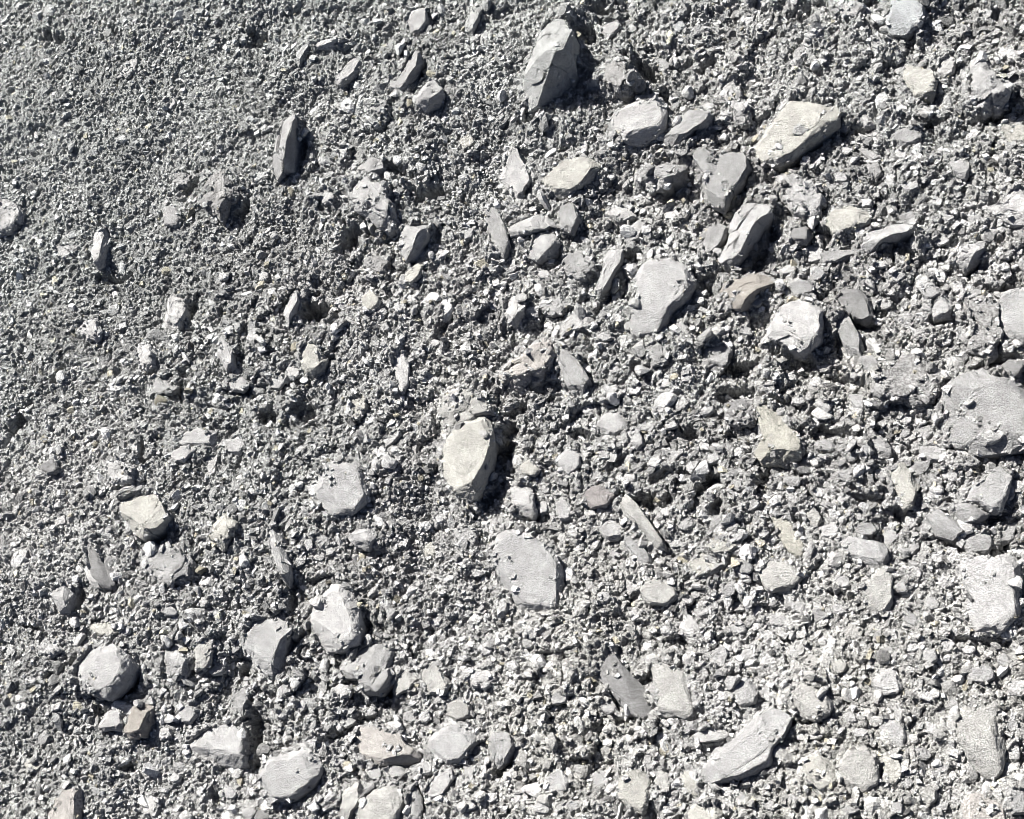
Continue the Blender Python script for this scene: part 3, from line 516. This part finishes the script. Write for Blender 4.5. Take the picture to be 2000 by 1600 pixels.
for rk in ROCKS:              # grit banked up against the side of each stone that faces up the slope
    W = at([p[0] for p in rk['pts']], [p[1] for p in rk['pts']])[:, :2]; c_ = W.mean(0); P_ = W-c_
    e = np.hypot(P_[:, 0], P_[:, 1]); sz_ = e.mean()*1.7
    a0, a1 = np.searchsorted(gx, [c_[0]-e.max()*1.6, c_[0]+e.max()*1.6]); b0, b1 = np.searchsorted(gy, [c_[1]-e.max()*1.6, c_[1]+e.max()*1.6])
    dx = X[b0:b1, a0:a1]-c_[0]; dy = Y[b0:b1, a0:a1]-c_[1]
    if not dx.size: continue
    th_ = np.arctan2(dy, dx).ravel(); d_ = np.hypot(dx, dy).ravel()+1e-6
    q_ = d_/np.maximum(radial(th_, P_), sz_*.2); s_ = (dx.ravel()*sh[0]+dy.ravel()*sh[1])/d_
    add = rk['h']*sz_*(.42 if rk['st'] in 'rb' else .34)*np.exp(-(np.maximum(q_-1.02, (.9-q_)*2)/.22).clip(0)**2)*(.5-.5*s_)
    Z2 = Z.reshape(ny, nx); Z2[b0:b1, a0:a1] += add.reshape(dx.shape)
i = np.arange(ny-1)[:, None]*nx+np.arange(nx-1)[None, :]; i = i.ravel()
Q = np.stack([i, i+1, i+1+nx, i+nx], 1)
me = mesh_from('ground', np.stack([Xf, Yf, Z], 1), quads=Q, mat=G_MAT, smooth=True)
tone_attr(me, tint(Xf, Yf))
link('ground', me, kind='structure', label='uneven sheet of fine grey grit and crusted dirt')
def gz(x, y):                 # height of the ground sheet at any points inside the dense part
    fx = np.clip(np.searchsorted(gx, x)-1, 0, nx-2); fy = np.clip(np.searchsorted(gy, y)-1, 0, ny-2)
    return Z.reshape(ny, nx)[fy, fx]

# ------------------------------------------------------------------ stones
ICO = {}
def ico(l):
    if l not in ICO:
        bm = bmesh.new(); bmesh.ops.create_icosphere(bm, subdivisions=l, radius=1)
        v = np.array([p.co[:] for p in bm.verts]); f = np.array([[p.index for p in q.verts] for q in bm.faces]); bm.free(); ICO[l] = (v, f)
    return ICO[l]
def stone_mesh(rk, seed, lev):
    rng = np.random.default_rng(seed)
    W = at([p[0] for p in rk['pts']], [p[1] for p in rk['pts']])[:, :2]
    c = W.mean(0); P = (W-c)*1.04
    ar = 0.5*abs(np.sum(P[:, 0]*np.roll(P[:, 1], -1)-np.roll(P[:, 0], -1)*P[:, 1])); size = math.sqrt(ar)
    U, F = ico(lev)
    rot = rng.uniform(0, 6.28); U = np.stack([U[:, 0]*math.cos(rot)-U[:, 1]*math.sin(rot), U[:, 0]*math.sin(rot)+U[:, 1]*math.cos(rot), U[:, 2]], 1)
    cp = np.hypot(U[:, 0], U[:, 1]); th = np.arctan2(U[:, 1], U[:, 0]); st = rk['st']
    p, qn = {'a': (.22, .6), 'r': (.33, .7), 's': (.22, .6), 'b': (.34, .8)}[st]
    Rr = radial(th, P)
    if st == 'r': Rr = 0.6*Rr+0.2*radial(th+.15, P)+0.2*radial(th-.15, P)
    H = rk['h']*size*(1.0 if rk['tilt'] >= .45 else .85 if rk['tilt'] > .35 else .62)
    r = Rr*cp**p
    V = np.stack([r*np.cos(th), r*np.sin(th), H*1.25*np.sign(U[:, 2])*np.abs(U[:, 2])**qn], 1)
    # broken faces: one tilted top, the rest slope down to the outline, gently on one side and steeply on the other
    nf = {'a': 8, 'r': 7, 's': 7, 'b': 7}[st]
    a0 = rng.uniform(0, 6.28); rm = np.hypot(P[:, 0], P[:, 1]).mean()
    for k in range(nf+1):
        if k == 0:
            tl = rng.uniform(0, .14)+rk['tilt']*H/size*1.1; ta = math.atan2(-sh[1], -sh[0])+rng.uniform(-.5, .5)
            n = np.array([math.cos(ta)*math.sin(tl), math.sin(ta)*math.sin(tl), math.cos(tl)]); d = H*rng.uniform(.85, 1.0)*n[2]
        else:
            az = a0+6.283*k/nf+rng.uniform(-.3, .3); away = math.cos(az)*sh[0]+math.sin(az)*sh[1]
            inc = math.radians(rng.uniform(26, 52)+max(0, away)*32)
            n = np.array([math.cos(az)*math.sin(inc), math.sin(az)*math.sin(inc), math.cos(inc)])
            u = rng.uniform(0, .45)*H*(1+max(0, away))
            a_ = np.arctan2(P[:, 1], P[:, 0])-az; near = np.cos(a_) > .5
            S_ = np.column_stack([P*rng.uniform(.86, 1.0), np.full(len(P), u)])@n
            d = max(S_[near].max() if near.any() else S_.max(), .25*rm)
        q_ = V@n; over = q_ > d
        V[over] -= ((q_[over]-d)*(1.0 if st in 'as' else .9))[:, None]*n
    if rk['tilt'] >= .45:         # undercut stones: one broad face leans over the side away from the sun
        inc = math.radians(70 if rk['tilt'] >= .7 else 74); az = math.atan2(sh[1], sh[0])+rng.uniform(-.2, .2)
        n = np.array([math.cos(az)*math.sin(inc), math.sin(az)*math.sin(inc), math.cos(inc)])
        d = (np.column_stack([P*.93, np.zeros(len(P))])@n).max(); q_ = V@n; over = q_ > d; V[over] -= (q_[over]-d)[:, None]*n
    off = rng.uniform(0, 100, 3); N = V/np.maximum(np.linalg.norm(V, axis=1), 1e-6)[:, None]
    if st == 's':
        u = P[np.argmax(np.hypot(P[:, 0], P[:, 1]))]; b = math.atan2(u[1], u[0])
        Vs = np.stack([(V[:, 0]*math.cos(b)+V[:, 1]*math.sin(b))*.2, -V[:, 0]*math.sin(b)+V[:, 1]*math.cos(b), V[:, 2]*.6], 1)
    else: Vs = V
    am = {'a': .05, 'r': .04, 's': .075, 'b': .12}[st]*size
    nv = (np.abs(fbm3(Vs+off, size*.45, 3, seed))-.15)*am*1.5 - np.maximum(0, .05-np.abs(fbm3(Vs+off, size*.3, 2, seed+9)))*am*3
    nv = nv + fbm3(Vs+off, .006, 2, seed+5)*(.0026 if st == 'b' else .0018)
    nv = nv + am*{'a': .75, 'r': .3, 's': .8, 'b': .9}[st]*plates((Vs[:, 0]+off[0]), (Vs[:, 1]+off[1]), size*.38, seed, 1.5)
    V = V + N*nv[:, None]
    return V, F, c, P, size, H
def area(P): return abs(sum(P[k][0]*P[(k+1) % len(P)][1]-P[(k+1) % len(P)][0]*P[k][1] for k in range(len(P))))/2
for r in ROCKS: r['area'] = area(r['pts']); r['c'] = (sum(p[0] for p in r['pts'])/len(r['pts']), sum(p[1] for p in r['pts'])/len(r['pts']))
order = sorted(range(len(ROCKS)), key=lambda k: -(ROCKS[k]['area'] + (1e6 if ROCKS[k]['label'] else 0)))
single = set(order[:300])

# labels for the stones that have no phrase of their own: look + where they lie next to the known ones
LM = [r for r in ROCKS if r['lm']]
TONE = {'grey': 'grey', 'pale': 'pale grey', 'white': 'whitish', 'cream': 'cream', 'creamgrey': 'cream grey', 'yellow': 'yellowish', 'orange': 'tan',
        'peach': 'peach', 'pink': 'pinkish', 'green': 'greenish grey', 'blue': 'bluish', 'slate': 'dark grey', 'dirt': 'grit-covered'}
def shape_word(r):
    P = np.array(r['pts']); P = P-P.mean(0); w, _ = np.linalg.eigh(P.T@P); k = math.sqrt(max(w[1], 1)/max(w[0], 1))
    if k > 2.3: return 'sliver'
    if k > 1.55: return {'s': 'narrow slab', 'a': 'oblong chip'}.get(r['st'], 'oblong stone')
    return {'a': 'angular stone', 'r': 'rounded stone', 's': 'flat stone', 'b': 'half-buried stone'}[r['st']]
DIRS = ['right of', 'below and right of', 'below', 'below and left of', 'left of', 'above and left of', 'above', 'above and right of']
used = set()
def auto_label(r):
    cand = sorted(LM, key=lambda m_: math.dist(m_['c'], r['c']))
    sz = 'tiny' if r['area'] < 350 else 'small' if r['area'] < 1300 else 'medium'
    look = sz+' '+TONE[r['col']]+' '+shape_word(r)
    for m_ in cand[:3]:
        dx, dy = r['c'][0]-m_['c'][0], r['c'][1]-m_['c'][1]; D = DIRS[int(round(math.atan2(dy, dx)/(math.pi/4))) % 8]
        gap = math.hypot(dx, dy)-0.5*math.sqrt(m_['area'])-0.5*math.sqrt(r['area'])
        far = 'touching and' if gap < 12 else 'just' if gap < 45 else 'a little way' if gap < 90 else 'well'
        l = f"{look} {far} {D} the {m_['lm']}"
        key = (TONE[r['col']], D, m_['lm'], far)
        if key not in used and len(l.split()) <= 16: used.add(key); return l
    for a in cand[:4]:
        for b in cand[1:7]:
            if a is b: continue
            l = f"{look} between the {a['lm']} and the {b['lm']}"
            key = (look, a['lm'], b['lm'])
            if key not in used and len(l.split()) <= 16: used.add(key); used.add((look, b['lm'], a['lm'])); return l
    return look+' by the '+cand[0]['lm']
SV, ST, SF, sn = [], [], [], 0
for k, rk in enumerate(ROCKS):
    rk['inf'] = None
    s_px = math.sqrt(rk['area'])
    one = k in single
    lev = (7 if s_px > 100 else 6 if s_px > 45 else 5 if s_px > 26 else 4) if one else 3
    V, F, c, P, size, H = stone_mesh(rk, 100+k, lev)
    zs = gz(c[0]+P[:, 0]*.9, c[1]+P[:, 1]*.9); base = float(np.percentile(np.append(zs, gz(np.array([c[0]]), np.array([c[1]]))), 50))
    base += {'b': -.05, 'r': -.03, 'a': -.03, 's': -.03}[rk['st']]*H
    if not one:
        SV.append(V+np.array([c[0], c[1], base])); SF.append(F+sn); sn += len(V)
        ST.append(np.tile({'grey': .9, 'pale': 1.15, 'white': 1.35}.get(rk['col'], 1.1)*np.ones(3), (len(V), 1)))
    else:
        sm_ = rk['st'] in 'rb'
        me = mesh_from(rk['name'], V, tris=F, mat=MT[rk['col']], smooth=sm_)
        lab = rk['label'] or auto_label(rk)
        cat = {'stone': 'stone', 'boulder': 'boulder', 'flat_stone': 'flat stone', 'pebble': 'pebble', 'chip': 'stone chip', 'block': 'stone block', 'clod': 'clod'}[rk['name']]
        o = link(rk['name'], me, label=lab, category=cat, group='stones lying in the grey grit')
        o.location = (c[0], c[1], base)
    rk['inf'] = (c, P, size, BVHTree.FromPolygons((V+np.array([c[0], c[1], base])).tolist(), F.tolist()) if lev < 7 else None, V, F, base)

# ------------------------------------------------------------------ loose grains, far past counting
rng = np.random.default_rng(7)
def chips(lvl):               # broken, flat-faced grains
    if lvl == 0:
        B = np.array([(x, y, z) for x in (-1, 1) for y in (-1, 1) for z in (-1, 1)], float)*.75
        return np.stack([B*(1+rng.uniform(-.45, .3, (8, 3))) for _ in range(40)]), np.array([(0,2,1),(1,2,3),(4,5,6),(5,7,6),(0,1,4),(1,5,4),(2,6,3),(3,6,7),(0,4,2),(2,4,6),(1,3,5),(3,7,5)])
    U, F = ico(lvl+1); out = []
    for _ in range(40):
        V = U*1.15
        for k in range(9):
            n = rng.normal(0, 1, 3); n /= np.linalg.norm(n); d = rng.uniform(.45, .85); q_ = V@n; o_ = q_ > d
            V[o_] -= (q_[o_]-d)[:, None]*n
        out.append(V)
    return np.stack(out), F
def grains(n, rmin, rmax, keep, lvl, embed):
    x = rng.uniform(-1.35, 1.15, n); y = rng.uniform(-1.0, 1.2, n)
    k = keep(x, y) > rng.uniform(0, 1, n); x, y = x[k], y[k]
    inn = (x > -1.13) & (x < .91) & (y > -.77) & (y < .99); k = inn | (rng.uniform(0, 1, len(x)) < .5); x, y = x[k], y[k]
    r = rmin*(rmax/rmin)**(rng.uniform(0, 1, len(x))**1.7)
    inn = (x > -1.13) & (x < .91) & (y > -.77) & (y < .99)
    z = np.where(inn, gz(x, y), 0); z[~inn] = full(x[~inn], y[~inn])
    z = z + r*embed
    ok = np.ones(len(x), bool)
    for rk in ROCKS:
        c, P, size, bv, V, F, base = rk['inf']
        ext = np.hypot(P[:, 0], P[:, 1]).max()
        j = np.where((np.abs(x-c[0]) < ext) & (np.abs(y-c[1]) < ext))[0]
        if not len(j): continue
        dx, dy = x[j]-c[0], y[j]-c[1]; R_ = radial(np.arctan2(dy, dx), P); q_ = np.hypot(dx, dy)/R_
        lim = {'b': .72, 'r': .90, 'a': .93, 's': .92}[rk['st']]
        pr = {'b': .06, 'r': .004, 'a': .004, 's': .004}[rk['st']]
        pr = pr + .5*(fbm2(x[j], y[j], .03, 2, 5) > {'b': .12, 'r': .30, 'a': .34, 's': .34}[rk['st']])
        ins = q_ < 1
        go = ins & (rng.uniform(0, 1, len(j)) > np.where(q_ > lim, np.maximum(pr, np.clip((q_-lim)/(1-lim), 0, 1)*.95), pr))
        ok[j[go]] = False
        st_ = j[ins & ~go]
        if len(st_):
            if bv is None:
                bv = BVHTree.FromPolygons((V+np.array([c[0], c[1], base])).tolist(), F.tolist()); rk['inf'] = (c, P, size, bv, V, F, base)
            for a in st_:
                h = bv.ray_cast(Vector((x[a], y[a], 2)), Vector((0, 0, -1)))
                if h[0] is not None: z[a] = max(z[a], h[0].z + r[a]*.15)
    x, y, z, r = x[ok], y[ok], z[ok], r[ok]
    B, F = chips(lvl); nb = B.shape[1]; n = len(x)
    V = B[rng.integers(0, len(B), n)]
    if lvl == 0: V = V*rng.uniform(.75, 1.2, (n, nb, 1))
    V = V*np.stack([rng.uniform(.8, 1.5, n), rng.uniform(.6, 1.1, n), rng.uniform(.45, 1.0, n)], 1)[:, None, :]
    a = rng.uniform(0, 6.28, n); b = rng.normal(0, .42, n)
    ca, sa, cb, sb = np.cos(a)[:, None], np.sin(a)[:, None], np.cos(b)[:, None], np.sin(b)[:, None]
    vx, vy, vz = V[..., 0], V[..., 1], V[..., 2]
    vx, vz = vx*cb-vz*sb, vx*sb+vz*cb; vx, vy = vx*ca-vy*sa, vx*sa+vy*ca
    V = np.stack([vx, vy, vz], 2)*r[:, None, None] + np.stack([x, y, z], 1)[:, None, :]
    F = (F[None]+np.arange(n)[:, None, None]*nb).reshape(-1, 3)
    t = tint(x, y)*np.exp(rng.normal(0, .38, n))[:, None]
    warm = rng.uniform(0, 1, n) < .03; t[warm] *= np.array([1.12, 1.05, .86])
    t = np.clip(t, .35, 1.6)
    return V.reshape(-1, 3), F, np.repeat(t, nb, 0)
def stuff(name, parts, label):
    V, F, T, n = [], [], [], 0
    for v, f, t in parts: V.append(v); F.append(f+n); T.append(t); n += len(v)
    me = mesh_from(name, np.concatenate(V), tris=np.concatenate(F), mat=P_MAT, smooth=False); tone_attr(me, np.concatenate(T))
    link(name, me, kind='stuff', label=label)
stuff('grit', [grains(260000, .0013, .0029, lambda x, y: 1-.5*coarse(x, y), 0, -.05)], 'fine grey grit and sand covering the whole slope')
stuff('gravel', [grains(85000, .0026, .0065, lambda x, y: .45+.55*coarse(x, y), 0, -.1),
                 grains(14000, .006, .0135, lambda x, y: .10+.90*coarse(x, y)**1.2, 1, -.15),
                 (np.concatenate(SV), np.concatenate(SF), np.concatenate(ST))], 'loose grey gravel crumbs lying among the stones')
